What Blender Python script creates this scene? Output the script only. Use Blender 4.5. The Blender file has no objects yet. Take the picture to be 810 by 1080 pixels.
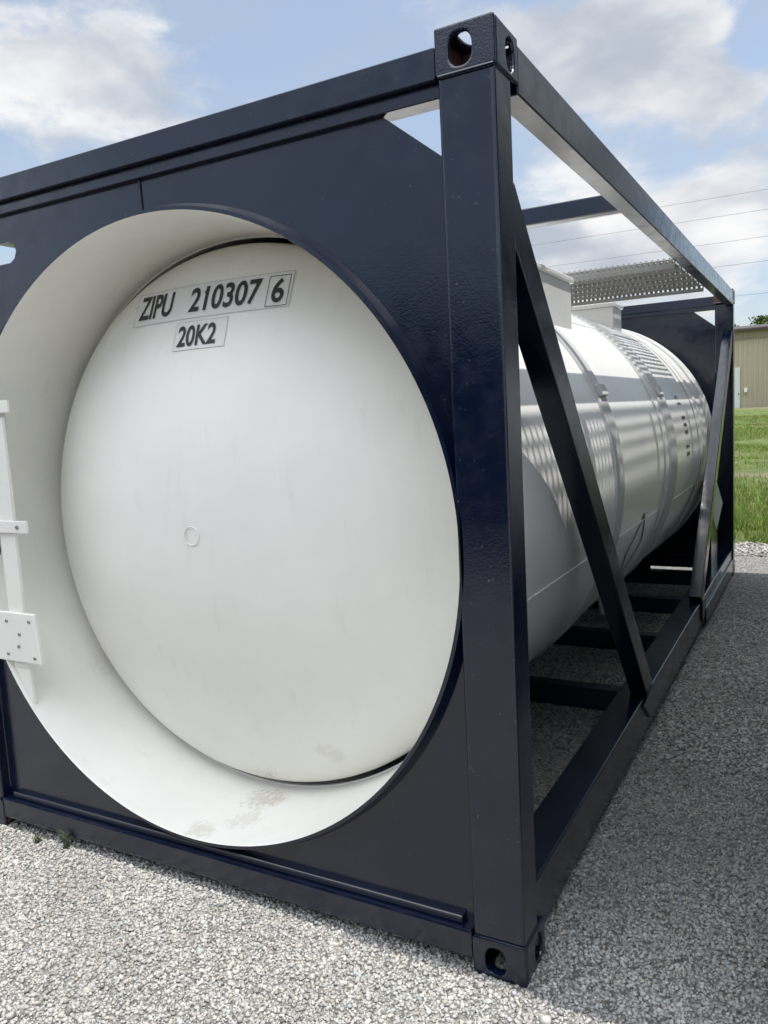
import bpy, bmesh, math, random
import numpy as np
from mathutils import Vector, Matrix, Euler
random.seed(7); rng = np.random.default_rng(11)
S = bpy.context.scene
C = S.collection

# ------------------------------------------------------------------ camera
cam_d = bpy.data.cameras.new('camera'); cam = bpy.data.objects.new('camera', cam_d); C.objects.link(cam)
cam.location = (0.716, -1.9646, 1.622); cam.rotation_euler = (1.4522, 0.053, 0.5018)
cam_d.sensor_fit = 'HORIZONTAL'; cam_d.sensor_width = 36; cam_d.lens = 838.558 / 810 * 36
cam_d.clip_start = 0.05; cam_d.clip_end = 5000
S.camera = cam

# ------------------------------------------------------------------ sun and sky
SUN = Vector((0.25, 0.0, 1.0)).normalized()
sd = bpy.data.lights.new('sun', 'SUN'); sd.energy = 3.45; sd.angle = math.radians(0.32); sd.color = (1.0, 0.955, 0.89)
so = bpy.data.objects.new('sun', sd); C.objects.link(so); so.rotation_euler = SUN.to_track_quat('Z', 'Y').to_euler(); so.location = (5, 0, 20)

W = bpy.data.worlds.new('World'); S.world = W; W.use_nodes = True
nt = W.node_tree; nt.nodes.clear()
def N(t, ty, **k):
    n = t.nodes.new(ty)
    for a, v in k.items():
        if a.startswith('_'): setattr(n, a[1:], v)
        else: n.inputs[a.replace('_', ' ')].default_value = v
    return n
def L(t, a, ai, b, bi): t.links.new(a.outputs[ai], b.inputs[bi])
out = N(nt, 'ShaderNodeOutputWorld'); bg = N(nt, 'ShaderNodeBackground'); bg.inputs['Strength'].default_value = 0.15
L(nt, bg, 0, out, 0)
sky = N(nt, 'ShaderNodeTexSky', _sky_type='NISHITA', _sun_disc=False); sky.sun_elevation = math.asin(SUN.z); sky.sun_rotation = math.atan2(SUN.x, SUN.y)
sky.air_density = 1.1; sky.dust_density = 1.6; sky.ozone_density = 1.0
tc = N(nt, 'ShaderNodeTexCoord')
nrm = N(nt, 'ShaderNodeVectorMath', _operation='NORMALIZE'); L(nt, tc, 'Generated', nrm, 0)
def math_n(t, op, a=None, b=None, c=None, clamp=False):
    n = t.nodes.new('ShaderNodeMath'); n.operation = op; n.use_clamp = clamp
    for i, v in enumerate((a, b, c)):
        if v is None: continue
        if isinstance(v, (int, float)): n.inputs[i].default_value = v
        else: t.links.new(v, n.inputs[i])
    return n.outputs[0]
def maprange(t, v, a, b, c=0., d=1., smooth=True):
    n = t.nodes.new('ShaderNodeMapRange'); n.interpolation_type = 'SMOOTHSTEP' if smooth else 'LINEAR'
    t.links.new(v, n.inputs[0])
    for i, x in enumerate((a, b, c, d)): n.inputs[i + 1].default_value = x
    return n.outputs[0]
def rgbmix(t, f, a, b, blend='MIX'):
    n = t.nodes.new('ShaderNodeMix'); n.data_type = 'RGBA'; n.blend_type = blend
    for s, v in ((n.inputs[0], f), (n.inputs[6], a), (n.inputs[7], b)):
        if isinstance(v, (int, float)): s.default_value = v
        elif isinstance(v, tuple): s.default_value = (*v[:3], 1)
        else: t.links.new(v, s)
    return n.outputs[2]
# project the direction onto a cloud layer so that clouds flatten towards the horizon
sep = N(nt, 'ShaderNodeSeparateXYZ'); L(nt, nrm, 0, sep, 0)
stretch = N(nt, 'ShaderNodeMapping'); stretch.inputs['Scale'].default_value = (1, 1, 2.1); L(nt, nrm, 0, stretch, 'Vector')
def fbm(scale, detail, rough, off):
    m = N(nt, 'ShaderNodeMapping'); m.inputs['Location'].default_value = off; L(nt, stretch, 0, m, 'Vector')
    n = N(nt, 'ShaderNodeTexNoise'); n.inputs['Scale'].default_value = scale; n.inputs['Detail'].default_value = detail; n.inputs['Roughness'].default_value = rough
    n.inputs['Distortion'].default_value = 0.25
    L(nt, m, 0, n, 'Vector'); return n.outputs[0]
big = fbm(3.2, 8, 0.58, (3.1, 1.7, 0.4)); fine = fbm(11, 8, 0.62, (0.2, 5.1, 2.4)); wisp = fbm(2.1, 7, 0.6, (7.7, 2.2, 9.0))
def blob(d, r, amp):
    dv = Vector(d).normalized()
    n = nt.nodes.new('ShaderNodeVectorMath'); n.operation = 'DISTANCE'; L(nt, nrm, 0, n, 0); n.inputs[1].default_value = dv
    return math_n(nt, 'MULTIPLY', maprange(nt, n.outputs['Value'], 0.0, r, 1, 0), amp)
acc = math_n(nt, 'MULTIPLY', big, 0.75)
acc = math_n(nt, 'ADD', acc, math_n(nt, 'ADD', math_n(nt, 'MULTIPLY', fine, 0.52), -.06))
for d, r, a in (((-.206, .907, .366), .16, .20), ((-.13, .926, .352), .12, .22), ((-.33, .873, .41), .20, .12), ((-.27, .945, .19), .14, .22), ((-.17, .963, .19), .13, .22),
                ((-.09, .98, .18), .11, .20), ((-.70, .622, .37), .17, .12), ((-.66, .65, .375), .08, .04), ((-.10, .99, .10), .16, .08),
                ((-.1, -.62, .78), .62, .42), ((.5, -.4, .76), .5, .3), ((-.6, -.3, .74), .5, .35), ((-.4, -.9, .30), .28, -.3), ((.1, .25, .96), .6, .22), ((-.156, .95, .272), .07, -.22), ((-.40, .85, .30), .15, -.12), ((-.06, .93, .36), .05, -.25), ((-.558, .731, .394), .12, -.10)):  # blobs behind the camera are unseen, added as fill light
    acc = math_n(nt, 'ADD', acc, blob(d, r, a))
dens = maprange(nt, acc, 0.58, 0.78)
veil = maprange(nt, wisp, 0.30, 0.75, 0.40, 0.80)
shade = maprange(nt, fbm(6.5, 5, 0.5, (1.5, 0.3, 6.6)), 0.32, 0.72)
cl_col = rgbmix(nt, shade, (2.35, 2.6, 3.0), (4.6, 4.6, 4.6))
c1 = rgbmix(nt, veil, sky.outputs[0], (2.35, 2.68, 3.18))
cloud_boost = math_n(nt, 'ADD', maprange(nt, sep.outputs['Y'], -.05, -.5, 1.0, 2.8), maprange(nt, sep.outputs['Z'], .55, .9, 0.0, 2.2))      # unseen clouds behind the camera and overhead, boosted to brighten the tank end
vm = nt.nodes.new('ShaderNodeVectorMath'); vm.operation = 'SCALE'; nt.links.new(cl_col, vm.inputs[0]); nt.links.new(cloud_boost, vm.inputs['Scale'])
c2 = rgbmix(nt, dens, c1, vm.outputs[0])
nt.links.new(c2, bg.inputs[0])

S.view_settings.view_transform = 'Standard'; S.view_settings.look = 'None'; S.view_settings.gamma = 1; S.view_settings.use_curve_mapping = False
S.view_settings.exposure = 0.5
S.cycles.max_bounces = 8; S.cycles.diffuse_bounces = 5; S.cycles.glossy_bounces = 4

# ------------------------------------------------------------------ materials
def mat(name):
    m = bpy.data.materials.new(name); m.use_nodes = True; t = m.node_tree
    return m, t, t.nodes['Principled BSDF']
def noise(t, scale, detail=4, rough=.55, coord='Object', sc=None, loc=(0, 0, 0)):
    tcn = t.nodes.new('ShaderNodeTexCoord'); m = t.nodes.new('ShaderNodeMapping'); t.links.new(tcn.outputs[coord], m.inputs[0])
    m.inputs['Location'].default_value = loc
    if sc: m.inputs['Scale'].default_value = sc
    n = t.nodes.new('ShaderNodeTexNoise'); n.inputs['Scale'].default_value = scale; n.inputs['Detail'].default_value = detail; n.inputs['Roughness'].default_value = rough
    t.links.new(m.outputs[0], n.inputs['Vector']); return n.outputs[0]
def bump(t, b, h, strength, dist):
    n = t.nodes.new('ShaderNodeBump'); n.inputs['Strength'].default_value = strength; n.inputs['Distance'].default_value = dist
    t.links.new(h, n.inputs['Height']); t.links.new(n.outputs[0], b.inputs['Normal'])
def simple(name, col, rough=.5, metal=0, bs=None, bd=.001, scale=60, var=.0):
    m, t, b = mat(name); b.inputs['Base Color'].default_value = (*col, 1); b.inputs['Roughness'].default_value = rough; b.inputs['Metallic'].default_value = metal
    if var:
        c = rgbmix(t, noise(t, scale / 6, 5), tuple(x * (1 - var) for x in col), tuple(min(1, x * (1 + var)) for x in col)); t.links.new(c, b.inputs['Base Color'])
    if bs: bump(t, b, noise(t, scale, 4), bs, bd)
    return m

def navy_paint(name='navy_gloss_paint', bs=.20, chip=.715):
    m, t, b = mat(name)
    base = rgbmix(t, maprange(t, noise(t, 5, 6), .35, .7), (.0014, .0048, .0180), (.0026, .0072, .0245))
    dust = maprange(t, noise(t, 38, 8, .72), .64, .82, 0, .22)
    col = rgbmix(t, dust, base, (.022, .026, .034))
    # worn edges: bright scratches in a few spots
    chips = maprange(t, noise(t, 90, 3, .5, loc=(3, 1, 2)), chip, chip + .025, 0, .8)
    col = rgbmix(t, chips, col, (.09, .095, .10))
    t.links.new(col, b.inputs['Base Color'])
    r = maprange(t, noise(t, 14, 6), .3, .75, .11, .26); t.links.new(r, b.inputs['Roughness'])
    b.inputs['Specular IOR Level'].default_value = .80
    h = math_n(t, 'ADD', math_n(t, 'MULTIPLY', noise(t, 160, 3), .45), math_n(t, 'MULTIPLY', noise(t, 9, 2), .5))
    bump(t, b, h, bs, .004)
    return m
NAVY = navy_paint()
CAST = navy_paint('navy_cast_steel', .55, .70)

def white_paint(name, col=(.78, .78, .755), stains_tint=False, rough=.38):
    m, t, b = mat(name)
    v = maprange(t, noise(t, 2.2, 6, .6), .35, .7)
    c = rgbmix(t, v, tuple(x * .95 for x in col), col)
    streak = maprange(t, noise(t, 3, 7, .65, sc=(6, 6, .8)), .56, .80, 0, .30)
    c = rgbmix(t, streak, c, (.60, .57, .50))
    if stains_tint:
        g = t.nodes.new('ShaderNodeTexCoord'); s = t.nodes.new('ShaderNodeSeparateXYZ'); t.links.new(g.outputs['Object'], s.inputs[0])
        def spot(cx, cy, cz, r, th, amt, colr, nsc=48):
            nonlocal c
            d = t.nodes.new('ShaderNodeVectorMath'); d.operation = 'DISTANCE'; t.links.new(g.outputs['Object'], d.inputs[0]); d.inputs[1].default_value = (cx, cy, cz)
            near = maprange(t, d.outputs['Value'], 0, r, 1, 0)
            f = math_n(t, 'MULTIPLY', near, noise(t, nsc, 6, .68, sc=(1.3, .7, 1.3)))
            c = rgbmix(t, maprange(t, f, th, th + .17, 0, amt), c, colr)
        brown = (.30, .22, .13)
        spot(-1.16, .34, .20, .26, .34, .38, brown); spot(-1.13, .17, .19, .20, .33, .28, (.46, .38, .27)); spot(-1.24, .06, .18, .16, .30, .4, (.5, .43, .32))
        spot(-.84, .34, .44, .14, .30, .24, (.48, .43, .34), 12); spot(-2.05, .40, .62, .22, .33, .16, (.5, .45, .38)); spot(-1.97, .42, 1.0, .4, .40, .4, (.52, .50, .45), 9)
        spot(-1.25, .30, 1.95, .50, .38, .16, (.72, .66, .52), 3)  # broad faint warm tint on the upper head
    t.links.new(c, b.inputs['Base Color']); b.inputs['Roughness'].default_value = rough
    h = math_n(t, 'ADD', math_n(t, 'MULTIPLY', noise(t, 120, 3), .22), math_n(t, 'MULTIPLY', noise(t, 2.6, 2), 3.5))
    bump(t, b, h, .30, .005)
    return m
WHITE = white_paint('white_tank_paint')
WHITE_END = white_paint('white_end_paint', (.85, .835, .775), True, .36)
CLAD = white_paint('white_cladding', (.80, .80, .78), False, .30)
GALV = simple('galvanised_steel', (.24, .235, .22), .6, .4, .3, .001, 80, .25)
BAND = simple('grey_band_paint', (.50, .505, .50), .45, 0, .1, .001, 60, .06)
BLACK = simple('black_vinyl', (.018, .018, .02), .45)
FILM = simple('clear_label_film', (.765, .76, .72), .38)
LINE = simple('grey_cut_line', (.52, .52, .50), .5)
RUST = simple('rusty_steel', (.12, .06, .035), .85, 0, .6, .003, 50, .45)
REDL = simple('faded_red_print', (.22, .04, .05), .5)
PLAC = simple('placard_white', (.70, .72, .72), .45, 0, .1, .001, 30, .12)

def gravel_ground():
    m, t, b = mat('ground_surface')
    g = t.nodes.new('ShaderNodeTexCoord'); sp = t.nodes.new('ShaderNodeSeparateXYZ'); t.links.new(g.outputs['Object'], sp.inputs[0])
    vo = t.nodes.new('ShaderNodeTexVoronoi'); vo.inputs['Scale'].default_value = 62; t.links.new(g.outputs['Object'], vo.inputs['Vector'])
    ramp = t.nodes.new('ShaderNodeSeparateColor'); t.links.new(vo.outputs['Color'], ramp.inputs[0])
    c = rgbmix(t, ramp.outputs[0], (.18, .175, .16), (.48, .47, .445))
    c = rgbmix(t, maprange(t, vo.outputs['Distance'], .25, .75, 0, .75), c, (.05, .048, .044))
    c = rgbmix(t, maprange(t, noise(t, 1.1, 6), .4, .72, 0, .35), c, (.22, .205, .175))
    t.links.new(c, b.inputs['Base Color']); b.inputs['Roughness'].default_value = .9
    h = math_n(t, 'SUBTRACT', math_n(t, 'MULTIPLY', noise(t, 45, 5), .8), vo.outputs['Distance'])
    bump(t, b, h, .9, .012)
    return m
GROUND = gravel_ground()

def grass_ground():
    m, t, b = mat('turf_surface')
    c = rgbmix(t, maprange(t, noise(t, 2.6, 8, .7), .3, .7), (.06, .095, .02), (.13, .17, .04))
    bare = maprange(t, noise(t, .42, 8, .66, sc=(.35, 1, 1), loc=(2.0, 0.6, 0)), .53, .60)
    c = rgbmix(t, bare, c, rgbmix(t, noise(t, 14, 6), (.13, .095, .065), (.27, .22, .16)))
    t.links.new(c, b.inputs['Base Color']); b.inputs['Roughness'].default_value = .95
    bump(t, b, noise(t, 22, 7, .7), 1.0, .05)
    return m
TURF = grass_ground()

# ------------------------------------------------------------------ mesh helpers
class MB:
    def __init__(s): s.v = []; s.f = []
    def add(s, vs, fs):
        o = len(s.v); s.v += [tuple(v) for v in vs]; s.f += [tuple(i + o for i in f) for f in fs]; return s
    def box(s, a, b, M=None):
        (x0, y0, z0), (x1, y1, z1) = a, b
        vs = [(x0, y0, z0), (x1, y0, z0), (x1, y1, z0), (x0, y1, z0), (x0, y0, z1), (x1, y0, z1), (x1, y1, z1), (x0, y1, z1)]
        if M is not None: vs = [M @ Vector(v) for v in vs]
        return s.add(vs, [(0, 3, 2, 1), (4, 5, 6, 7), (0, 1, 5, 4), (1, 2, 6, 5), (2, 3, 7, 6), (3, 0, 4, 7)])
    def bar(s, p, q, w, h, up=(0, 0, 1)):      # rectangular bar from p to q, w across, h along 'up'
        p, q = Vector(p), Vector(q); d = (q - p); l = d.length; d.normalize(); sx = d.cross(Vector(up)).normalized(); u = sx.cross(d)
        M = Matrix(((sx.x, d.x, u.x, p.x), (sx.y, d.y, u.y, p.y), (sx.z, d.z, u.z, p.z), (0, 0, 0, 1)))
        return s.box((-w / 2, 0, -h / 2), (w / 2, l, h / 2), M)
    def tube(s, pts, r, n=10, cap=True):
        pts = [Vector(p) for p in pts]; rings = []; vs = []
        for i, p in enumerate(pts):
            d = (pts[min(i + 1, len(pts) - 1)] - pts[max(i - 1, 0)]).normalized()
            a = d.cross(Vector((0, 0, 1)) if abs(d.z) < .9 else Vector((0, 1, 0))).normalized(); b = a.cross(d)
            rr = r[i] if isinstance(r, (list, tuple)) else r
            vs += [p + rr * (math.cos(2 * math.pi * k / n) * a + math.sin(2 * math.pi * k / n) * b) for k in range(n)]
        fs = [(i * n + k, i * n + (k + 1) % n, (i + 1) * n + (k + 1) % n, (i + 1) * n + k) for i in range(len(pts) - 1) for k in range(n)]
        if cap: fs += [tuple(range(n))[::-1], tuple((len(pts) - 1) * n + k for k in range(n))]
        return s.add(vs, fs)
    def lathe(s, prof, n=160, cx=-1.219, cz=1.245, a0=0, a1=2 * math.pi, closed=False):   # prof: (radius, y) around the tank axis
        full = abs(a1 - a0 - 2 * math.pi) < 1e-6; m = n if full else n + 1; vs = []
        for (r, y) in prof:
            for k in range(m):
                a = a0 + (a1 - a0) * k / n; vs.append((cx + r * math.cos(a), y, cz + r * math.sin(a)))
        fs = []; P = len(prof)
        for i in range(P if closed else P - 1):
            j = (i + 1) % P
            for k in range(n): k2 = (k + 1) % m; fs.append((i * m + k, j * m + k, j * m + k2, i * m + k2))
        return s.add(vs, fs)
    def plate(s, outer, holes, t, M):        # flat plate with holes; 2D outlines, thickness t along local z
        bm = bmesh.new(); loops = []
        for lp in [outer] + holes:
            vv = [bm.verts.new((x, y, 0)) for x, y in lp]; ee = [bm.edges.new((vv[i], vv[(i + 1) % len(vv)])) for i in range(len(vv))]; loops.append((vv, ee))
        bmesh.ops.triangle_fill(bm, use_beauty=True, use_dissolve=False, edges=[e for l in loops for e in l[1]], normal=(0, 0, 1))
        bm.verts.index_update(); bm.faces.ensure_lookup_table()
        n = len(bm.verts); V = [v.co.copy() for v in bm.verts]; F = [[v.index for v in f.verts] for f in bm.faces]
        idx = [[v.index for v in l[0]] for l in loops]; bm.free()
        vs = [M @ v for v in V] + [M @ (v + Vector((0, 0, t))) for v in V]
        fs = [tuple(f) for f in F] + [tuple(i + n for i in f[::-1]) for f in F]
        for l in idx:
            for i in range(len(l)): a, b = l[i], l[(i + 1) % len(l)]; fs.append((a, b, b + n, a + n))
        return s.add(vs, fs)
    def build(s, name, m, parent=None, bevel=0, seg=2, smooth=30, recalc=True):
        me = bpy.data.meshes.new(name)
        bm = bmesh.new(); vv = [bm.verts.new(v) for v in s.v]
        for f in s.f:
            try: bm.faces.new([vv[i] for i in f])
            except ValueError: pass
        if bevel:
            bmesh.ops.recalc_face_normals(bm, faces=bm.faces)
            es = [e for e in bm.edges if len(e.link_faces) == 2 and e.calc_face_angle(0) > math.radians(35)]
            bmesh.ops.bevel(bm, geom=es, offset=bevel, segments=seg, affect='EDGES', profile=.5, clamp_overlap=True)
        if recalc: bmesh.ops.recalc_face_normals(bm, faces=bm.faces)
        bm.to_mesh(me); bm.free()
        if smooth and not bevel:
            me.shade_smooth(); me.set_sharp_from_angle(angle=math.radians(smooth))
        if m is not None: me.materials.append(m)
        o = bpy.data.objects.new(name, me); C.objects.link(o)
        if parent is not None: o.parent = parent
        return o
def tag(o, label=None, cat=None, group=None, kind=None):
    for k, v in (('label', label), ('category', cat), ('group', group), ('kind', kind)):
        if v: o[k] = v
    return o
def empty(name, loc=(0, 0, 0)):
    o = bpy.data.objects.new(name, None); C.objects.link(o); o.location = loc; o.empty_display_size = .2; return o
def copy_tree(o, parent=None):
    c = o.copy(); C.objects.link(c); c.parent = parent
    for ch in [x for x in bpy.data.objects if x.parent == o]: copy_tree(ch, c)
    return c
def oval(cx, cy, w, h, n=24, p=2.6):
    r = []
    for k in range(n):
        a = 2 * math.pi * k / n; c, s_ = math.cos(a), math.sin(a)
        r.append((cx + w / 2 * math.copysign(abs(c) ** (2 / p), c), cy + h / 2 * math.copysign(abs(s_) ** (2 / p), s_)))
    return r
def circle(cx, cy, r, n=160): return [(cx + r * math.cos(2 * math.pi * k / n), cy + r * math.sin(2 * math.pi * k / n)) for k in range(n)]

# ------------------------------------------------------------------ setting: ground
def hill(x, y):
    t = min(max((y - 7.6) / 50, 0), 1); h = .93 * t ** .62 if t > 0 else 0
    if y > 7.6: h += (.10 * math.sin(y * .55 + .6) * math.sin(x * .23 + 1) + .05 * math.sin(y * 1.7 + x * .6)) * min((y - 7.6) / 6, 1) * (1 if y < 55 else .3)
    return h
g = MB(); g.box((-400, -24, -.5), (400, 7.75, 0)); gr = g.build('gravel_yard', GROUND, smooth=0)
tag(gr, 'pale grey crushed limestone yard under the tank frame', None, None, 'structure')
xs = np.concatenate([np.linspace(-400, -30, 14), np.linspace(-26, 16, 64), np.linspace(22, 400, 14)]); ys = np.concatenate([np.linspace(7.5, 64, 150), np.linspace(70, 900, 16)])
vs = [(x, y, hill(x, y) + (.006 if y > 7.55 else -.03)) for y in ys for x in xs]; nx = len(xs)
fs = [(j * nx + i, j * nx + i + 1, (j + 1) * nx + i + 1, (j + 1) * nx + i) for j in range(len(ys) - 1) for i in range(nx - 1)]
gl = MB(); gl.add(vs, fs); gl.add([(-400, -900, .004), (400, -900, .004), (400, -23.9, .004), (-400, -23.9, .004)], [(0, 1, 2, 3)]); lw = gl.build('grass_field', TURF, smooth=180); tag(lw, 'rough green grass field with bare dirt patches', None, None, 'structure')

# loose crushed stone over the part of the yard close to the camera
def stones():
    P = []
    def area(x0, x1, y0, y1, dens, smin, smax):
        n = int((x1 - x0) * (y1 - y0) * dens); P.append(np.c_[rng.uniform(x0, x1, n), rng.uniform(y0, y1, n), smin + (smax - smin) * rng.random(n) ** 2.2])
    area(-3.2, 1.0, -1.15, .0, 20000, .0028, .0078)
    area(-2.5, .75, 0.0, 1.6, 13500, .003, .0080)
    area(-1.3, .75, 1.6, 4.6, 5200, .0055, .012)
    area(-3.2, 1.0, -1.15, .0, 70, .009, .015)
    area(-1.6, .9, 6.9, 7.9, 1500, .008, .02)
    P = np.concatenate(P); n = len(P)
    bm = bmesh.new(); bmesh.ops.create_icosphere(bm, subdivisions=1, radius=1); bv = np.array([v.co[:] for v in bm.verts]); bf = np.array([[v.index for v in f.verts] for f in bm.faces]); bm.free()
    bv = np.array([(x, y, z) for x in (-1, 1) for y in (-1, 1) for z in (-1, 1)]) * .72
    bf = np.array([(0, 1, 3), (0, 3, 2), (4, 6, 7), (4, 7, 5), (0, 4, 5), (0, 5, 1), (2, 3, 7), (2, 7, 6), (0, 2, 6), (0, 6, 4), (1, 5, 7), (1, 7, 3)])
    nv = len(bv); A = rng.normal(size=(n, 4)); A /= np.linalg.norm(A, axis=1)[:, None]; w, x, y, z = A.T
    R = np.stack([np.stack([1 - 2 * (y * y + z * z), 2 * (x * y - z * w), 2 * (x * z + y * w)], -1), np.stack([2 * (x * y + z * w), 1 - 2 * (x * x + z * z), 2 * (y * z - x * w)], -1), np.stack([2 * (x * z - y * w), 2 * (y * z + x * w), 1 - 2 * (x * x + y * y)], -1)], 1)
    sc = P[:, 2][:, None] * rng.uniform(.55, 1.3, (n, 3))
    jit = rng.uniform(.62, 1.32, (n, nv, 3))
    V = (bv[None] * jit) * sc[:, None]; V = np.einsum('nij,nkj->nki', R, V)
    V[..., 2] *= .75
    V[..., 0] += P[:, 0][:, None]; V[..., 1] += P[:, 1][:, None]; V[..., 2] += (P[:, 2] * rng.uniform(.0, .75, n))[:, None]
    F = (bf[None] + (np.arange(n) * nv)[:, None, None]).reshape(-1, 3)
    me = bpy.data.meshes.new('loose_gravel'); me.vertices.add(n * nv); me.vertices.foreach_set('co', V.astype(np.float32).ravel())
    m = len(F); me.loops.add(m * 3); me.loops.foreach_set('vertex_index', F.astype(np.int32).ravel()); me.polygons.add(m)
    me.polygons.foreach_set('loop_start', np.arange(0, m * 3, 3, dtype=np.int32)); me.update(calc_edges=True)
    val = np.clip(rng.beta(2.2, 2.0, n), 0, 1); col = np.empty((n, 4), np.float32)
    lo = np.array([.21, .205, .192]); hi = np.array([.52, .508, .478]); c = lo + (hi - lo) * val[:, None]
    tint = rng.random(n); c[tint < .05] *= [1.0, .94, .85]; c[tint > .93] *= [.86, .95, 1.02]; c[(tint > .5) & (tint < .53)] *= [.5, .5, .5]
    px_, py_ = P[:, 0], P[:, 1]; patch = .5 * np.sin(px_ * 3.1 + 1.2 * np.sin(py_ * 2.7)) * np.sin(py_ * 4.3 + .8 * np.sin(px_ * 5.1 + 1)) + .5 * np.sin(px_ * 8.3 + 2 * py_) * np.sin(py_ * 9.1 - px_ * 2); c *= (1 + .13 * patch)[:, None]
    col[:, :3] = c; col[:, 3] = 1
    at = me.attributes.new('stone_colour', 'FLOAT_COLOR', 'POINT'); at.data.foreach_set('color', np.repeat(col, nv, axis=0).ravel())
    mm, t, b = mat('crushed_limestone'); a = t.nodes.new('ShaderNodeAttribute'); a.attribute_name = 'stone_colour'
    cc = rgbmix(t, .35, a.outputs['Color'], rgbmix(t, noise(t, 260, 3), (.6, .6, .6), (1.35, 1.35, 1.35)), 'MULTIPLY'); t.links.new(cc, b.inputs['Base Color']); b.inputs['Roughness'].default_value = .85
    me.materials.append(mm); o = bpy.data.objects.new('loose_gravel', me); C.objects.link(o)
    tag(o, 'loose pale crushed stones covering the yard', 'gravel', None, 'stuff')
stones()

def grass_blades():
    n = 130000; y = 7.55 + (rng.random(n) ** 1.6) * 34; xc = -.0937 * (y - 8) - .05 + .0; spread = 1.2 + .10 * (y - 7.5)
    x = xc + rng.normal(size=n) * spread * .75
    keep = np.array([True] * n)
    ph = np.sin(x * 1.3 + 2) * np.sin(y * .8 + x * .4) + .5 * np.sin(y * 2.3 + 1.1 * x); keep = (ph > -.55) & (x < 6)
    d1 = np.abs(y - 16.5 - .6 * np.sin(x * 2)) < 3.0; keep &= ~(d1 & (rng.random(n) < .7)); d2 = np.abs(y - 12.2) < .7; keep &= ~(d2 & (rng.random(n) < .7))
    keep &= ~((y < 8.2) & (rng.random(n) < .72))
    x, y = x[keep], y[keep]; n = len(x); h = rng.uniform(.03, .10, n) * (1 + .5 * (rng.random(n) < .1)); a = rng.uniform(0, 2 * math.pi, n); w = rng.uniform(.0035, .008, n) * (1 + (y - 7.5) * .05)
    z = np.array([hill(xx, yy) for xx, yy in zip(x, y)]); lean = rng.normal(size=(n, 2)) * .35 * h[:, None]
    V = np.empty((n, 3, 3)); dx, dy = np.cos(a) * w, np.sin(a) * w
    V[:, 0] = np.c_[x - dx, y - dy, z - .01]; V[:, 1] = np.c_[x + dx, y + dy, z - .01]; V[:, 2] = np.c_[x + lean[:, 0], y + lean[:, 1], z + h]
    me = bpy.data.meshes.new('grass'); me.vertices.add(n * 3); me.vertices.foreach_set('co', V.astype(np.float32).ravel()); me.loops.add(n * 3)
    me.loops.foreach_set('vertex_index', np.arange(n * 3, dtype=np.int32)); me.polygons.add(n); me.polygons.foreach_set('loop_start', np.arange(0, n * 3, 3, dtype=np.int32)); me.update(calc_edges=True)
    v = rng.random(n); col = np.c_[.09 + .15 * v, .17 + .15 * v, .02 + .03 * v, np.ones(n)]; dry = rng.random(n) < .09; col[dry, :3] = [.30, .25, .13]
    at = me.attributes.new('blade_colour', 'FLOAT_COLOR', 'POINT'); at.data.foreach_set('color', np.repeat(col.astype(np.float32), 3, axis=0).ravel())
    mm, t, b = mat('grass_blade'); aa = t.nodes.new('ShaderNodeAttribute'); aa.attribute_name = 'blade_colour'; t.links.new(aa.outputs['Color'], b.inputs['Base Color']); b.inputs['Roughness'].default_value = .6
    me.materials.append(mm); o = bpy.data.objects.new('grass', me); C.objects.link(o); tag(o, 'tufted green grass growing beyond the gravel yard', 'grass', None, 'stuff')
grass_blades()

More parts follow.
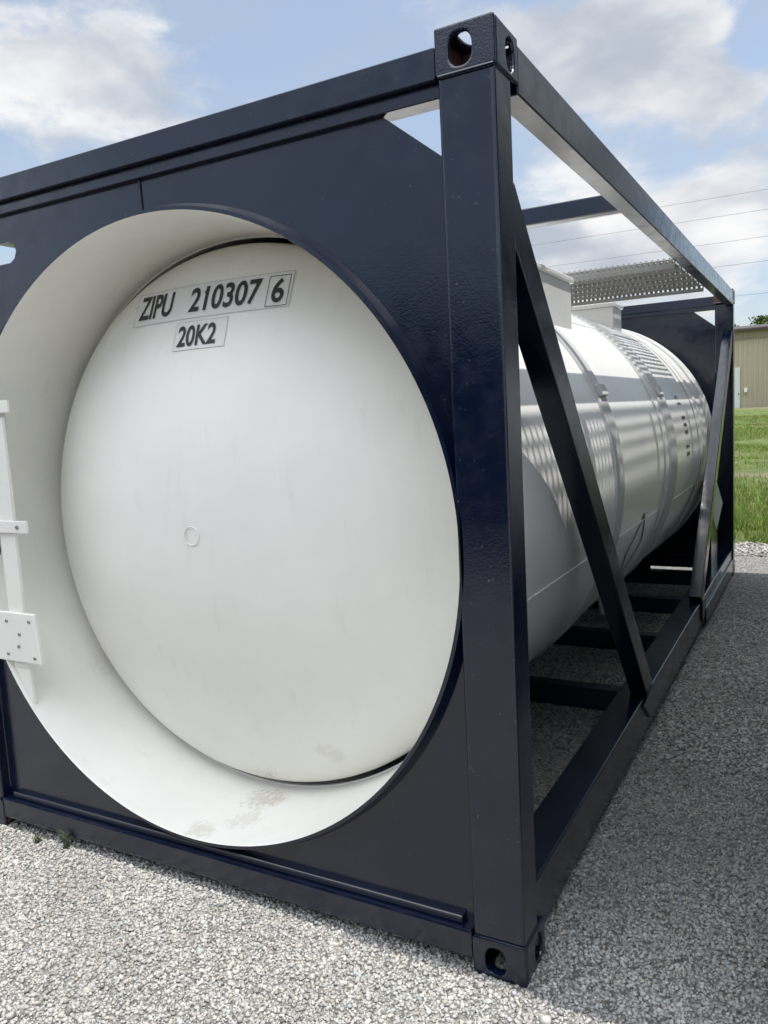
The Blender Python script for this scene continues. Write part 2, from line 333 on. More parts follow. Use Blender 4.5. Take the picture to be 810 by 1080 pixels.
# ------------------------------------------------------------------ setting: metal shed beyond the field
def shed():
    root = tag(empty('metal_shed', (-8, 60, .80)), 'long tan corrugated metal shed with dark roof edge across the grass field', 'building')
    m, t, b = mat('tan_sheet_metal')
    c = rgbmix(t, maprange(t, noise(t, .5, 6, sc=(1, 1, .3)), .35, .7), (.36, .31, .22), (.43, .37, .27)); t.links.new(c, b.inputs['Base Color']); b.inputs['Roughness'].default_value = .55
    trim = simple('dark_brown_trim', (.06, .045, .035), .5); roofm = simple('brown_roof_metal', (.06, .05, .045), .6)
    x0, x1, H, D = -26, 30, 5.55, 20
    w = MB(); prof = []; x = x0; 
    while x < x1:
        for dx, dy in ((0, 0), (.16, 0), (.19, -.045), (.25, -.045), (.28, 0)): prof.append((x + dx, dy))
        x += .32
    def run(pr, flip):
        vs = [(px, py, z) for px, py in pr for z in (-.6, H)]; fs = [(2 * i, 2 * i + 2, 2 * i + 3, 2 * i + 1) for i in range(len(pr) - 1)]; w.add(vs, fs)
    run(prof, 0); run([(x1, 0), (x1, D), (x0, D), (x0, 0)], 0); w.build('wall', m, root, smooth=0, recalc=False)
    r = MB(); r.add([(x0 - .4, -.35, H + .03), (x1 + .4, -.35, H + .03), (x1 + .4, D / 2, H + 1.0), (x0 - .4, D / 2, H + 1.0), (x0 - .4, D + .3, H + .03), (x1 + .4, D + .3, H + .03),
           (x0 - .4, -.35, H + .09), (x1 + .4, -.35, H + .09), (x1 + .4, D / 2, H + 1.07), (x0 - .4, D / 2, H + 1.07), (x0 - .4, D + .3, H + .09), (x1 + .4, D + .3, H + .09)],
          [(0, 1, 2, 3), (3, 2, 5, 4), (9, 8, 7, 6), (10, 11, 8, 9), (0, 6, 7, 1), (4, 5, 11, 10), (0, 3, 9, 6), (3, 4, 10, 9), (1, 7, 8, 2), (2, 8, 11, 5)]); roof = r.build('roof', roofm, root, smooth=0)
    gt = MB(); gt.box((x0 - .4, -.48, H - .12), (x1 + .4, -.352, H + .06)); gt.build('gutter', trim, root, .02)
    gt = MB(); gt.box((x0, -.10, H - .62), (x1, -.048, H - .54)); gt.build('wall_trim', simple('tan_trim', (.30, .255, .18), .5), root)
    dm = simple('pale_door_paint', (.62, .63, .60), .5); d = MB(); d.box((2.95, -.09, .02), (3.50, -.05, 3.0)); dd = d.build('door', dm, root, .01)
    hnd = MB(); hnd.box((3.40, -.14, 1.05), (3.44, -.09, 1.2)); hnd.build('handle', trim, dd)
    lp = MB(); lp.box((3.78, -.22, 1.20), (3.98, -.05, 1.52)); lp.build('meter_box', simple('meter_grey', (.75, .76, .75), .5), root, .02)
shed()

# ------------------------------------------------------------------ trees behind the shed
def leaf_mat(n, c0, c1):
    m, t, b = mat(n); oi = noise(t, 1.4, 5); c = rgbmix(t, maprange(t, oi, .3, .7), c0, c1); t.links.new(c, b.inputs['Base Color']); b.inputs['Roughness'].default_value = .6; return m
LEAF = leaf_mat('green_leaves', (.05, .085, .02), (.12, .16, .045)); BARK = simple('grey_bark', (.13, .10, .08), .9, 0, .8, .02, 8, .3)
def tree(x, y, H, Rr, label, seed):
    r = np.random.default_rng(seed); z0 = hill(x, y); root = tag(empty('leafy_tree', (x, y, z0)), label, 'tree', 'trees behind the metal shed')
    t = MB(); t.tube([(0, 0, -.3), (.1, .05, H * .25), (-.1, .1, H * .55), (.05, 0, H * .85)], [.3, .22, .14, .05], 8)
    tips = []
    for k in range(14):
        a = r.uniform(0, 6.28); h = H * r.uniform(.3, .75); l = Rr * r.uniform(.5, .95); e = (math.cos(a) * l, math.sin(a) * l, h + l * r.uniform(.35, .9)); tips.append(e)
        t.tube([(0, 0, h), (e[0] * .5, e[1] * .5, h + (e[2] - h) * .6), e], [.10, .06, .02], 5)
    t.build('trunk', BARK, root)
    cl = [np.array(e) for e in tips] + [np.array([r.normal() * Rr * .35, r.normal() * Rr * .35, H * r.uniform(.55, .95)]) for _ in range(16)]
    pts = np.concatenate([c + r.normal(size=(420, 3)) * [Rr * .2, Rr * .2, Rr * .16] for c in cl]); pts = pts[pts[:, 2] < H]; n = len(pts)
    A = r.normal(size=(n, 3)); A /= np.linalg.norm(A, axis=1)[:, None]; B = np.cross(A, r.normal(size=(n, 3))); B /= np.linalg.norm(B, axis=1)[:, None]; s = r.uniform(.07, .17, n)[:, None]
    V = np.stack([pts - A * s, pts + B * s * .6, pts + A * s, pts - B * s * .6], 1).reshape(-1, 3)
    me = bpy.data.meshes.new('crown'); me.vertices.add(n * 4); me.vertices.foreach_set('co', V.astype(np.float32).ravel()); me.loops.add(n * 4); me.loops.foreach_set('vertex_index', np.arange(n * 4, dtype=np.int32))
    me.polygons.add(n); me.polygons.foreach_set('loop_start', np.arange(0, n * 4, 4, dtype=np.int32)); me.update(calc_edges=True); me.materials.append(LEAF)
    o = bpy.data.objects.new('crown', me); C.objects.link(o); o.parent = root
tree(-7.6, 88, 8.0, 2.6, 'low round green treetop just clearing the shed roof next to the frame post', 1)
tree(-4.6, 90, 9.0, 1.9, 'tallest green treetop rising over the shed roof', 2)
tree(-2.4, 93, 8.9, 2.6, 'green treetop over the shed roof at the right picture edge', 3)

# ------------------------------------------------------------------ power lines and their poles
POLEM = simple('weathered_pole_wood', (.17, .13, .10), .9, 0, .7, .01, 14, .3)
heights = [8.30, 7.68, 6.83, 6.055, 5.03]
def pole(x, label):
    root = tag(empty('utility_pole', (x, 28, hill(x, 28))), label, 'utility pole', 'poles carrying the power lines')
    m = MB(); m.tube([(0, 0, -.5), (0, 0, 9.2)], [.16, .11], 12); m.build('pole_shaft', POLEM, root)
    for h in heights:
        a = MB(); a.box((-.06, -.42, h - .26 - hill(x, 28)), (.06, -.10, h - .17 - hill(x, 28))); a.build('bracket', POLEM, root)
        i = MB(); i.lathe([(.03, 0), (.05, .03), (.03, .06), (.05, .09), (.02, .13)], 10, 0, 0); me = i.build('insulator', simple('porcelain', (.3, .28, .26), .3), root)
        me.rotation_euler = (math.pi / 2, 0, 0); me.location = (0, -.36, h - .17 - hill(x, 28))
pole(-27, 'wooden utility pole hidden behind the framed tank end'); pole(14, 'wooden utility pole right of the picture edge')
WIRE = simple('dull_cable', (.12, .12, .12), .6)
names = ['topmost', 'second highest', 'middle', 'second lowest', 'lowest']
for h, nm in zip(heights, names):
    pts = []
    for k in range(41):
        u = k / 40; x = -27 + 41 * u; pts.append((x, 27.64, h + .10 * (4 * (u - .62) ** 2) - .02))
    w = MB(); w.tube(pts, .005, 6); tag(w.build('power_cable', WIRE), nm + ' of the thin power cables crossing the sky', 'cable', 'power cables over the field')

# ------------------------------------------------------------------ the framed tank container
LEN, WID, HGT = 6.058, 2.438, 2.591
CX, CZ = -1.219, 1.245
def head_y(x, z):
    r = math.hypot(x - CX, z - CZ); return .12 + 2.1 - math.sqrt(max(2.1 ** 2 - r * r, .01))

def casting(parent, cx, cy, z0, top):
    # cx: outer x face side (+1 right / -1 left), cy: -1 near end / +1 far end ; hollow corner casting with oval apertures
    xo = 0 if cx > 0 else -WID; yo = 0 if cy < 0 else LEN
    m = MB(); W_, D_, H_, t = .162, .178, .118, .014
    sx = -1 if cx > 0 else 1; sy = 1 if cy < 0 else -1
    def M(px, py): return Matrix(((px[0], px[1], px[2], 0), (py[0], py[1], py[2], 0), (0, 0, 0, 0), (0, 0, 0, 1)))
    rect = lambda w, h: [(0, 0), (w, 0), (w, h), (0, h)]
    # end face (aperture toward the end)
    Mx = Matrix(((sx, 0, 0, xo), (0, 0, sy, yo), (0, 1, 0, z0), (0, 0, 0, 1)))
    m.plate(rect(W_, H_), [oval(.092, .055, .062, .080)], t, Mx)
    # side face
    My = Matrix(((0, 0, sx, xo), (sy, 0, 0, yo + sy * t), (0, 1, 0, z0), (0, 0, 0, 1)))
    m.plate(rect(D_ - t, H_), [oval(.102, .055, .060, .080)], t, My)
    # top or bottom plate with twistlock aperture
    zt = z0 + H_ - t if top else z0
    Mz = Matrix(((sx, 0, 0, xo + sx * t), (0, sy, 0, yo + sy * t), (0, 0, 1, zt), (0, 0, 0, 1)))
    m.plate(rect(W_ - t, D_ - t), [oval(.075, .078, .064, .11)], t, Mz)
    # closed inner webs
    zc0 = z0 if top else z0 + H_ - .012
    m.box((min(xo + sx * t, xo + sx * W_), min(yo + sy * t, yo + sy * D_), zc0), (max(xo + sx * t, xo + sx * W_), max(yo + sy * t, yo + sy * D_), zc0 + .012))
    c = m.build('corner_casting', CAST, parent, .006, 2)
    k = MB(); k.box((min(xo + sx * (W_ - .012), xo + sx * W_), min(yo + sy * (t + .001), yo + sy * D_), z0 + .014), (max(xo + sx * (W_ - .012), xo + sx * W_), max(yo + sy * (t + .001), yo + sy * D_), z0 + H_ - .016))
    k.box((min(xo + sx * (t + .06), xo + sx * (W_ - .013)), min(yo + sy * .150, yo + sy * .176), z0 + .014), (max(xo + sx * (t + .06), xo + sx * (W_ - .013)), max(yo + sy * .150, yo + sy * .176), z0 + H_ - .016))
    if True:
        tag(k.build('casting_lining', RUST, c), 'rusty bare steel inside the corner casting')
    return c

def end_frame(root, near, side_walk):
    """posts, rails, plate, skirt at one end; everything is written for the near end and mirrored for the far one"""
    def fy(y): return y if near else LEN - y
    def bx(m, a, b): m.box((a[0], min(fy(a[1]), fy(b[1])), a[2]), (b[0], max(fy(a[1]), fy(b[1])), b[2])); return m
    for sgn in (1, -1):
        x0, x1 = (-.158, -.004) if sgn > 0 else (-WID + .004, -WID + .158)
        m = MB(); bx(m, (x0, .004, .117), (x1, .128, HGT - .117)); m.build('corner_post', NAVY, root, .010, 3)
        for zz in (.1185, HGT - .1185):
            wb = MB(); wb.tube([(x0 + .004, fy(.002), zz), (x1 - .003, fy(.002), zz), (x1 - .003 if sgn > 0 else x1, fy(.125), zz)] if sgn > 0 else [(x0 + .003, fy(.125), zz), (x0 + .003, fy(.002), zz), (x1 - .004, fy(.002), zz)], .0055, 8); wb.build('weld_bead', NAVY, root)
        casting(root, sgn, -1 if near else 1, 0, False); casting(root, sgn, -1 if near else 1, HGT - .118, True)
    m = MB(); bx(m, (-WID + .163, .002, 2.470), (-.163, .100, 2.549)); m.build('end_top_rail', NAVY, root, .003)
    m = MB(); bx(m, (-WID + .163, .026, 2.432), (-.163, .095, 2.4695)); m.build('rail_lip', NAVY, root, .003)
    m = MB(); bx(m, (-WID + .163, .001, .045), (-.163, .110, .128)); m.build('end_bottom_rail', NAVY, root, .005)
    m = MB(); bx(m, (-WID + .20, .024, .1285), (-.20, .060, .152)); m.build('rail_ledge', NAVY, root, .006, 3)
    # end plate with the round opening, a triangular cut-out at one top corner and a small slot at the other
    X0, X1, Z0, Z1 = -WID + .159, -.159, .128, 2.433
    holes = [circle(CX, CZ, 1.072)]
    outer = [(X0, Z0), (X1, Z0), (X1, 2.285), (-.345, Z1), (X0, Z1)]
    slot = [(-2.20, 2.262), (-1.93, 2.262), (-1.905, 2.275), (-1.892, 2.30), (-1.900, 2.325), (-1.925, 2.338), (-2.20, 2.338)]
    holes.append(slot)
    M = Matrix(((1, 0, 0, 0), (0, 0, 1 if near else -1, fy(.046)), (0, 1, 0, 0), (0, 0, 0, 1)))
    m = MB(); m.plate(outer, holes, .008, M); pl = m.build('end_plate', NAVY, root, 0, smooth=20)
    wl = MB(); wl.tube([(-1.251, fy(.0445), 2.43), (-1.250, fy(.0445), 2.318)], .005, 8); wl.build('weld_bead', NAVY, pl)
    for xx in (X0 + .001, X1 - .001):
        vb = MB(); vb.tube([(xx + .003 * math.sin(k * 2.1) * .2, fy(.0445), .16 + k * .113) for k in range(20)], [.0042 + .0008 * math.sin(k * 1.7) for k in range(20)], 6); vb.build('weld_bead', NAVY, pl)
    # skirt collar: navy outside, white inside
    m = MB(); m.lathe([(1.0675, fy(.004)), (1.079, fy(.004)), (1.079, fy(.46)), (1.0675, fy(.46))], 180, closed=True); m.build('collar', NAVY, root, 0, smooth=40)
    fb = MB(); fb.lathe([(1.0785, fy(.020)), (1.094, fy(.044)), (1.0785, fy(.0455))], 160, closed=False); fb.build('collar_weld', NAVY, root, 0, smooth=60)
    m = MB(); m.lathe([(1.0672, fy(.0035)), (1.0665, fy(.006)), (1.0665, fy(.50)), (1.0672, fy(.5003)), (1.0672, fy(.006))], 180); sk = m.build('skirt', WHITE_END if near else WHITE, root, 0, smooth=60)
    # dished tank head
    prof = [(0.001, .12)] + [(r, .12 + 2.1 - math.sqrt(2.1 ** 2 - r * r)) for r in np.linspace(.05, .87, 26)]
    p0 = np.array([.87, .12 + 2.1 - math.sqrt(2.1 ** 2 - .87 ** 2)]); sl = .87 / math.sqrt(2.1 ** 2 - .87 ** 2); p2 = np.array([1.043, .49]); p1 = np.array([1.043, p0[1] + (1.043 - .87) * sl])
    for u in np.linspace(.06, 1, 18): q = (1 - u) ** 2 * p0 + 2 * u * (1 - u) * p1 + u * u * p2; prof.append((q[0], q[1]))
    prof += [(1.043, .60), (1.06, .605)]
    m = MB(); m.lathe([(r, fy(y)) for r, y in prof], 180); hd = m.build('tank_head', WHITE_END if near else WHITE, root, 0, smooth=60)
    if near:
        w = MB(); pr = [(.030, .1165), (.0325, .1145), (.035, .1165)]; w.lathe(pr, 40, closed=True); w.build('round_weld_mark', WHITE_END, hd, 0, smooth=60)
    return pl, sk, hd

def grating(m, x0, x1, y0, y1, z, along='x', pitch=.034, planks=5):
    """serrated grip planks with ladder openings"""
    if along == 'x':
        wd = (y1 - y0) / planks
        for k in range(planks):
            ya = y0 + k * wd + .004; yb = ya + wd - .008
            for yy in (ya, yb - .003):
                m.box((x0, yy, z - .040), (x1, yy + .003, z - .027)); m.box((x0, yy, z - .012), (x1, yy + .003, z - .003))
                for i in range(int((x1 - x0) / pitch) + 1): m.box((x0 + i * pitch, yy + .0003, z - .0275), (min(x0 + i * pitch + .020, x1), yy + .0027, z - .0115))
            nn = int((x1 - x0) / pitch)
            for rows in range(2):
                r0 = ya + .004 + rows * (wd - .016) / 2
                m.box((x0, r0 + (wd - .016) / 2 - .010, z - .0095), (x1, r0 + (wd - .016) / 2 - .001, z - .0085))
            for i in range(nn + 1):
                xx = x0 + i * pitch; m.box((xx, ya + .0045, z - .008), (min(xx + .017, x1), yb - .0045, z - .004))
                if xx + .022 < x1:
                    for yy in (ya, yb - .004): m.add([(xx, yy, z), (xx + .020, yy, z), (xx + .010, yy + .002, z + .009), (xx, yy + .004, z), (xx + .020, yy + .004, z)], [(0, 1, 2), (3, 2, 4), (0, 2, 3), (1, 4, 2)])
    else:
        nn = int((y1 - y0) / pitch)
        cols = planks
        for k in range(cols + 1):
            xx = x0 + (x1 - x0) * k / cols; m.box((xx - .0065, y0, z - .004), (xx + .0065, y1, z))
        for i in range(nn + 1):
            yy = y0 + i * pitch
            for k in range(cols):
                xa = x0 + (x1 - x0) * k / cols + .0065; xb = x0 + (x1 - x0) * (k + 1) / cols - .0065; off = pitch / 2 * (k % 2)
                m.box((xa, yy + off, z - .0035), (xb, yy + off + .015, z - .0005))

def tank_container(label, name, side_walk=False, loc=(0, 0, 0), detail=True):
    root = empty(name, loc); tag(root, label, 'tank container')
    pl, sk, hd = end_frame(root, True, side_walk); pl2, sk2, hd2 = end_frame(root, False, side_walk)
    near_head = hd
    # long rails
    for sgn in (1, -1):
        def X(a, b): return (min(a, b), max(a, b)) if sgn > 0 else (min(-WID - a, -WID - b), max(-WID - a, -WID - b))
        a, b = X(-.072, -.002) if not side_walk else X(-.020, -.002)
        m = MB(); m.box((a, .1785, 2.452 if not side_walk else 2.530), (b, LEN - .1785, 2.576)); m.build('side_top_rail', NAVY, root, .004)
        a, b = X(-.150, -.016); m = MB(); m.box((a, .129, .105), (b, LEN - .129, .236))
        m.build('side_bottom_rail', NAVY, root, .006)
        a, b = X(-.034, -.026); m = MB(); m.box((a, .179, .036), (b, 3.975, .1045)); m.build('rail_flange', NAVY, root, .002)
        a, b = X(-.0155, -.004); m = MB(); m.box((a, 3.98, .030), (b, LEN - .180, .150)); m.build('lower_side_plate', NAVY, root, .003)
        for (p, q) in (((.105, 2.185), (1.915, .236)), ((LEN - .105, 2.185), (3.80, .236))):
            a, b = X(-.092, -.010); xm = (a + b) / 2
            m = MB(); m.bar((xm, p[0], p[1]), (xm, q[0], q[1]), b - a, .112, (0, 0, 1)); m.build('diagonal_brace', NAVY, root, .004)
            a, b = X(-.015, -.003); yq = q[0]; s = 1 if yq < 3 else -1
            m = MB(); prof = [(yq - s * .20, .225), (yq + s * .02, .255), (yq + s * .02, .105), (yq - s * .03, .105)]
            m.add([(x, y, z) for x in (a, b) for y, z in prof], [(0, 1, 2, 3), (7, 6, 5, 4), (0, 4, 5, 1), (1, 5, 6, 2), (2, 6, 7, 3), (3, 7, 4, 0)]); m.build('gusset', NAVY, root, .002)
    for y in (1.87, 2.90, 3.88, 4.85):
        m = MB(); x0, x1 = -WID + .151, -.151; m.box((x0, y, .212), (x1, y + .085, .222)); m.box((x0, y, .112), (x1, y + .085, .122)); m.box((x0, y, .122), (x1, y + .008, .212)); m.build('floor_crossbeam', NAVY, root, .002)
    m = MB(); m.box((-WID + .073, 1.80, 2.485), (-.073, 1.865, 2.565)); m.build('top_crossbeam', NAVY, root, .005)
    # tank shell with cladding bands
    R = 1.085
    m = MB(); m.lathe([(1.060, .47), (R, .47), (R, LEN - .47), (1.060, LEN - .47)], 200); sh = m.build('tank_shell', CLAD, root, 0, smooth=40)
    for y0, y1, dr, mt in ((1.78, 1.945, .012, BAND), (3.10, 3.125, .010, BAND), (3.28, 3.54, .012, BAND), (4.62, 4.645, .008, BAND), (4.80, 4.90, .012, CLAD), (5.20, 5.26, .016, BAND), (5.44, 5.50, .02, CLAD), (.47, .53, .009, CLAD)):
        m = MB(); m.lathe([(R - .002, y0), (R + dr, y0 + .004), (R + dr, y1 - .004), (R - .002, y1)], 200); m.build('cladding_band', mt, sh, 0, smooth=50)
    for ang in (-14.5, 52, 194, 128):
        a = math.radians(ang); m = MB(); r_ = R + .001
        m.tube([(CX + r_ * math.cos(a), .53, CZ + r_ * math.sin(a)), (CX + r_ * math.cos(a), LEN - .5, CZ + r_ * math.sin(a))], .004, 6); m.build('lap_seam', CLAD, sh)
    for y in (1.79, 3.30):     # band clasps
        a = math.radians(24); m = MB(); c = Vector((CX + (R + .02) * math.cos(a), y + .05, CZ + (R + .02) * math.sin(a))); m.box((-.012, -.012, -.03), (.012, .10, .03), Matrix.Translation(c) @ Matrix.Rotation(-a, 4, 'Y')); m.build('band_clasp', BAND, sh, .004)
    # manway and valve housings on top
    def housing(x0, x1, y0, y1, z1):
        m = MB(); m.box((x0, y0, 1.90), (x1, y1, z1)); o = m.build('spill_box', CLAD, root, .008)
        l = MB(); l.box((x0 - .014, y0 - .014, z1 + .001), (x1 + .014, y1 + .014, z1 + .030)); l.build('lid', CLAD, o, .006)
    housing(-1.95, -.475, 1.02, 2.36, 2.275); housing(-1.75, -.675, 4.22, 4.50, 2.355)
    if not side_walk:
        w = empty('walkway') ; C.objects.unlink(w); bpy.data.objects.remove(w)
        m = MB(); grating(m, -WID + .35, -.074, 3.20, 4.50, 2.475); wk = m.build('walkway', GALV, root, 0, smooth=0, recalc=False); wk['label'] = 'galvanised serrated grating planks of the walkway'
        for y in (3.205, 4.46):
            b = MB(); b.box((-WID + .073, y, 2.420), (-.074, y + .03, 2.440)); b.build('walkway_bearer', GALV, wk, .002)
    else:
        m = MB(); grating(m, -WID + .021, -WID + .165, .42, LEN - .18, 2.560, 'y', .062, 4); wk = m.build('walkway', GALV, root, 0, smooth=0, recalc=False)
        m = MB(); m.box((-WID + .168, .19, 2.545), (-WID + .60, LEN - .18, 2.560)); m.box((-WID + .022, .19, 2.545), (-WID + .166, .42, 2.560)); m.build('walkway_deck', GALV, wk)
        m = MB()
        for y in (.36, 1.41, 2.9, 4.3, 5.5): m.box((-WID + .0205, y, 2.50), (-WID + .60, y + .07, 2.5395))
        m.build('walkway_bearer', GALV, wk)
    for (x, y) in ((-.70, 3.80), (-.715, 5.50)):
        m = MB(); z1 = CZ - math.sqrt(R * R - (x - CX) ** 2) + .02; m.tube([(x - .02, y - .02, z1), (x - .012, y - .01, z1 - .12), (x, y, .10)], .015, 10); m.build('drain_pipe', CLAD, root)
    # cradles that carry the shell off the floor beams
    for y in (1.10, 4.86):
        for s in (-1, 1):
            m = MB(); P = []
            for k in range(9): a = math.radians(-90 + s * (12 + 26 * k / 8)); P.append((CX + (R + .003) * math.cos(a), CZ + (R + .003) * math.sin(a)))
            low = [(P[-1][0], .222), (P[0][0], .222)]
            m.add([(px, yy, pz) for yy in (y, y + .012) for px, pz in P + low], [tuple(range(11)), tuple(range(21, 10, -1))] + [(i, (i + 1) % 11, 11 + (i + 1) % 11, 11 + i) for i in range(11)])
            if y > 2: m.build('tank_cradle', NAVY, root, 0, smooth=0)
    # rear placard on a small board above the side rail
    pb = MB(); pb.box((-.100, 5.00, .236), (-.088, 5.42, .99)); brd = pb.build('placard_board', NAVY, root, .003)
    d = MB(); th = math.radians(7); Mq = Matrix.Translation((-.066, 5.20, .735)) @ Matrix.Rotation(math.pi / 2 - th, 4, 'Z')
    h = .205; pts = [(0, -h), (h, 0), (0, h), (-h, 0)]; d.add([Mq @ Vector((x, y_, z)) for y_ in (0, .003) for x, z in pts], [(0, 1, 2, 3), (7, 6, 5, 4)] + [(i, (i + 1) % 4, 4 + (i + 1) % 4, 4 + i) for i in range(4)])
    tag(d.build('placard', PLAC, brd, 0, smooth=0), 'blank white diamond placard')
    if detail:
        # hazard diamond outline and small stencilled marks on the cladding
        def on_shell(y, s): a = s / R; return (CX + (R + .003) * math.cos(a), y, CZ + (R + .003) * math.sin(a))
        def strip(m, pts, w):
            for (p, q) in zip(pts[:-1], pts[1:]):
                d_ = Vector((q[0] - p[0], q[1] - p[1])); l = d_.length; d_.normalize(); nrm_ = Vector((-d_.y, d_.x)) * w / 2; k = max(2, int(l / .04))
                row = []
                for i in range(k + 1):
                    c = Vector(p) + d_ * l * i / k; row += [on_shell(*(c + nrm_)), on_shell(*(c - nrm_))]
                m.add(row, [(2 * i, 2 * i + 1, 2 * i + 3, 2 * i + 2) for i in range(k)])
        m = MB(); c = (2.60, -.44); hh = .20; strip(m, [(c[0] - hh, c[1]), (c[0], c[1] + hh), (c[0] + hh, c[1]), (c[0], c[1] - hh), (c[0] - hh, c[1])], .024)
        tag(m.build('hazard_diamond', REDL, sh, 0, smooth=0), 'dark red diamond outline decal')
        r2 = random.Random(4)
        for k in range(9):
            s = .42 - k * .052; 
            if k in (2, 6): continue
            y = 4.02; n_ = r2.choice((2, 3, 3))
            m = MB()
            for q in range(n_): strip(m, [(y + q * .05, s), (y + q * .05 + .032, s)], r2.uniform(.016, .03))
            m.build('stencil_mark', BLACK, sh, 0, smooth=0)
        # end numbers
        def place_text(txt, x0, x1, z0, z1, parent, nm, bold=.012, extra=()):
            cu = bpy.data.curves.new(nm, 'FONT'); cu.body = txt; cu.size = 1; cu.offset = bold; cu.resolution_u = 6; to = bpy.data.objects.new(nm, cu); C.objects.link(to)
            dg = bpy.context.evaluated_depsgraph_get(); me = bpy.data.meshes.new_from_object(to.evaluated_get(dg)); bpy.data.objects.remove(to)
            co = np.array([v.co[:] for v in me.vertices]); mn, mx = co.min(0), co.max(0)
            bm = bmesh.new(); bm.from_mesh(me)
            for v in bm.verts:
                x = x0 + (v.co.x - mn[0]) / (mx[0] - mn[0]) * (x1 - x0); z = z0 + (v.co.y - mn[1]) / (mx[1] - mn[1]) * (z1 - z0); v.co = (x, head_y(x, z) - .0042, z)
            for poly in extra: bm.faces.new([bm.verts.new((x, head_y(x, z) - .0042, z)) for x, z in poly])
            bm.to_mesh(me); bm.free(); me.materials.clear(); me.materials.append(BLACK); o = bpy.data.objects.new(nm, me); C.objects.link(o); o.parent = parent; return o
        def film(x0, x1, z0, z1, nm, parent, off, mt, frame=None):
            m = MB(); nx_, nz = max(2, int((x1 - x0) / .04)), max(2, int((z1 - z0) / .04))
            if frame is None:
                vs = [(x, head_y(x, z) - off, z) for z in np.linspace(z0, z1, nz + 1) for x in np.linspace(x0, x1, nx_ + 1)]
                m.add(vs, [(j * (nx_ + 1) + i, j * (nx_ + 1) + i + 1, (j + 1) * (nx_ + 1) + i + 1, (j + 1) * (nx_ + 1) + i) for j in range(nz) for i in range(nx_)])
            else:
                w = frame
                for (a, b, c_, d_) in ((x0, x1, z0, z0 + w), (x0, x1, z1 - w, z1), (x0, x0 + w, z0 + w, z1 - w), (x1 - w, x1, z0 + w, z1 - w)):
                    k = 12
                    for i in range(k):
                        if b - a > d_ - c_: u0, u1, v0, v1 = a + (b - a) * i / k, a + (b - a) * (i + 1) / k, c_, d_
                        else: u0, u1, v0, v1 = a, b, c_ + (d_ - c_) * i / k, c_ + (d_ - c_) * (i + 1) / k
                        m.add([(u, head_y(u, v) - off, v) for u, v in ((u0, v0), (u1, v0), (u1, v1), (u0, v1))], [(0, 1, 2, 3)])
            return m.build(nm, mt, parent, 0, smooth=60)
        f1 = film(-1.596, -.866, 2.010, 2.136, 'number_label', near_head, .0015, FILM); f2 = film(-1.338, -1.100, 1.896, 1.999, 'type_label', near_head, .0015, FILM)
        film(-1.596, -.866, 2.010, 2.136, 'label_edge', f1, .0022, LINE, .0022); film(-1.338, -1.100, 1.896, 1.999, 'label_edge', f2, .0022, LINE, .0018)
        film(-.958, -.876, 2.016, 2.124, 'check_digit_box', f1, .0036, BLACK, .0020)
        place_text('ZIPU', -1.570, -1.382, 2.032, 2.122, f1, 'lettering', .020); place_text('210307', -1.292, -.984, 2.032, 2.122, f1, 'lettering', .020, [[(-1.2085, 2.120), (-1.2085, 2.100), (-1.2275, 2.093), (-1.2275, 2.104)]]); place_text('6', -.939, -.893, 2.028, 2.114, f1, 'lettering', .020)
        place_text('20K2', -1.320, -1.142, 1.909, 1.984, f2, 'lettering', .020)
        # white upright strap with brackets over the left of the opening
        st = MB(); st.box((-2.128, .020, .705), (-2.040, .034, 1.70))
        st.add([(-2.128, .020, .705), (-2.040, .020, .705), (-2.030, .020, .560), (-2.052, .020, .590), (-2.128, .034, .705), (-2.040, .034, .705), (-2.030, .034, .560), (-2.052, .034, .590)], [(0, 3, 2, 1), (4, 5, 6, 7), (0, 4, 7, 3), (3, 7, 6, 2), (2, 6, 5, 1)])
        stp = st.build('upright_strap', WHITE_END, root, .002)
        u = MB(); u.add([(-2.20, .045, 1.27), (-2.052, .045, 1.27), (-2.045, .045, 1.72), (-2.20, .045, 1.72), (-2.20, .036, 1.27), (-2.046, .036, 1.27), (-2.038, .036, 1.72), (-2.20, .036, 1.72)], [(0, 1, 2, 3), (7, 6, 5, 4), (0, 4, 5, 1), (1, 5, 6, 2), (2, 6, 7, 3), (3, 7, 4, 0)]); u.build('backing_strip', WHITE_END, stp, .001)
        for (xa, xb, za, zb) in ((-2.30, -1.984, 1.715, 1.762), (-2.30, -1.950, 1.252, 1.300)):
            b = MB(); b.box((xa, .006, za), (xb, .019, zb)); bo = b.build('strap_bracket', WHITE_END, stp, .003)
            s_ = MB(); s_.lathe([(.001, .001), (.007, .001), (.008, .0055)], 12, xb - .05, (za + zb) / 2); s_.build('screw', GALV, stp)
        b = MB(); b.add([(x, y, z) for y in (.002, .019) for x, z in ((-2.30, .735), (-1.94, .735), (-1.953, .935), (-2.30, .935))], [(0, 1, 2, 3), (7, 6, 5, 4), (0, 4, 5, 1), (1, 5, 6, 2), (2, 6, 7, 3), (3, 7, 4, 0)])
        mp = b.build('mounting_plate', WHITE_END, stp, .003)
        for x, z in ((-1.972, .76), (-1.985, .905), (-2.13, .765), (-2.12, .90), (-2.06, .80), (-2.05, .85)):
            s_ = MB(); s_.lathe([(.001, -.0035), (.006, -.003), (.007, .0015)], 10, x, z); s_.build('screw', GALV, stp)
    return root
main = tank_container('white tank in a navy steel frame, its round end numbered ZIPU 210307 6', 'tank_container')
nb = tank_container('lower framed tank standing on the ground just right of the picture edge', 'tank_container', True, (.692 + WID, -.03, 0), detail=False)
up = copy_tree(nb); up.location = (.692 + WID, -.02, HGT + .003)
up['label'] = 'upper framed tank stacked on another one right of the picture edge'
nb['group'] = up['group'] = 'tank containers stacked across the aisle'

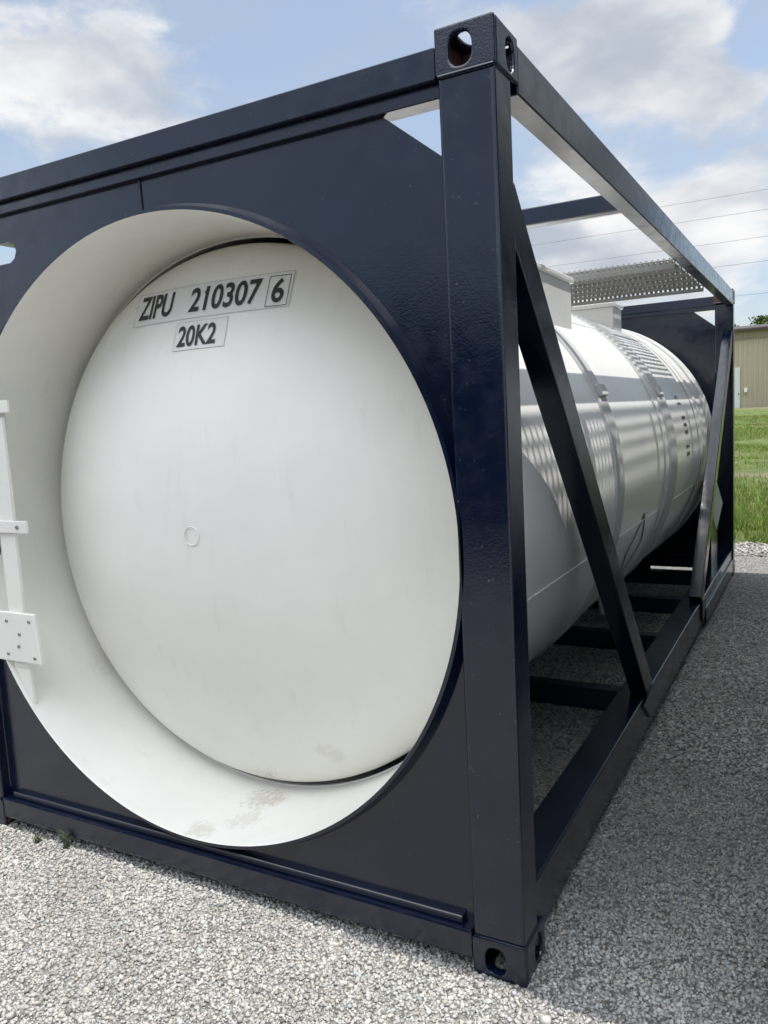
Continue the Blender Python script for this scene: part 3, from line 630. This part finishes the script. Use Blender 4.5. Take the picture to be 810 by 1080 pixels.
# ------------------------------------------------------------------ unseen containers and wood behind the camera, added for the paint to reflect
BOXP = simple('dull_dark_blue_paint', (.010, .014, .026), .5, 0, .2, .004, 20, .3)
def box_container(x, y, z, label):
    root = tag(empty('reflection_container', (x, y, z)), label, 'shipping container', 'unseen containers added for dark reflections')
    m = MB(); pr = []; u = .10
    while u < 5.8:
        for du, dv in ((0, 0), (.07, 0), (.11, -.036), (.18, -.036), (.22, 0)): pr.append((u + du, dv))
        u += .278
    pr = [(0.0, 0)] + pr + [(6.05, 0)]; vs = [(a, b - .04, c) for a, b in pr for c in (.16, 2.44)]
    m.add(vs, [(2 * i, 2 * i + 2, 2 * i + 3, 2 * i + 1) for i in range(len(pr) - 1)]); m.box((.02, -2.40, .14), (6.03, -.09, 2.56)); m.build('wall', BOXP, root, smooth=0)
    f = MB(); f.box((0, -.12, .01), (6.058, 0, .16)); f.box((0, -.10, 2.44), (6.058, 0, 2.591)); f.box((0, -.12, .16), (.09, 0, 2.44)); f.box((5.968, -.12, .16), (6.058, 0, 2.44)); f.build('frame', BOXP, root)
for k, (x, l) in enumerate(((-13.2, 'leftmost of the closed dark containers'), (-6.9, 'second closed dark container from the left'), (-.6, 'third closed dark container from the left'), (5.7, 'rightmost of the closed dark containers'))):
    box_container(x, -6.4, .004, l + ' added unseen behind the photographer to reflect in the paint')
def wood():  # leaf mass out of view, added as a dark reflection in the paint
    r = np.random.default_rng(5); n = 60000; x = r.uniform(-60, 60, n); top = 4.6 + .8 * np.sin(x * .35) + .8 * np.sin(x * .9 + 1) + .5 * np.sin(x * 2.3); z = top * r.random(n) ** .8; y = -26 + r.normal(size=n) * 1.6
    pts = np.c_[x, y, z]; A = r.normal(size=(n, 3)); A /= np.linalg.norm(A, axis=1)[:, None]; B = np.cross(A, r.normal(size=(n, 3))); B /= np.linalg.norm(B, axis=1)[:, None]; s = r.uniform(.12, .38, n)[:, None]
    V = np.stack([pts - A * s, pts + B * s * .6, pts + A * s, pts - B * s * .6], 1).reshape(-1, 3)
    me = bpy.data.meshes.new('reflection_wood'); me.vertices.add(n * 4); me.vertices.foreach_set('co', V.astype(np.float32).ravel()); me.loops.add(n * 4); me.loops.foreach_set('vertex_index', np.arange(n * 4, dtype=np.int32))
    me.polygons.add(n); me.polygons.foreach_set('loop_start', np.arange(0, n * 4, 4, dtype=np.int32)); me.update(calc_edges=True); me.materials.append(leaf_mat('dark_leaves', (.018, .035, .012), (.04, .06, .02)))
    o = bpy.data.objects.new('reflection_wood', me); C.objects.link(o); tag(o, 'dark green wood edge added unseen behind the photographer for reflections', 'wood', None, 'stuff')
wood()

# ------------------------------------------------------------------ weeds at the foot of the end rail
def weed(x, y, n, h, label, seed):
    r = random.Random(seed); root = tag(empty('weed_tuft', (x, y, 0)), label, 'weed', 'weeds by the bottom rail')
    m = MB()
    for k in range(n):
        a = r.uniform(0, 6.28); hh = h * r.uniform(.45, 1); l = hh * r.uniform(.15, .7); w = r.uniform(.0015, .003); d = Vector((math.cos(a), math.sin(a) * .5 - .3, 0)); s = Vector((-math.sin(a), math.cos(a), 0)) * w
        P = [Vector((r.uniform(-.012, .012), r.uniform(-.01, .01), 0)) + d * l * t * t + Vector((0, 0, hh * t * (1 - .25 * t))) for t in (0, .35, .7, 1)]
        vs = []
        for i, p in enumerate(P): f = (1, .9, .6, .05)[i]; vs += [p - s * f, p + s * f]
        m.add(vs, [(0, 1, 3, 2), (2, 3, 5, 4), (4, 5, 7, 6)])
    m.build('blades', simple('weed_green', (.05, .08, .03), .6), root, 0, smooth=0, recalc=False)
weed(-1.885, -.012, 26, .115, 'taller green weed tuft against the navy bottom rail', 1)
weed(-2.03, -.03, 22, .055, 'short dull weed tuft in the gravel left of the taller one', 2)
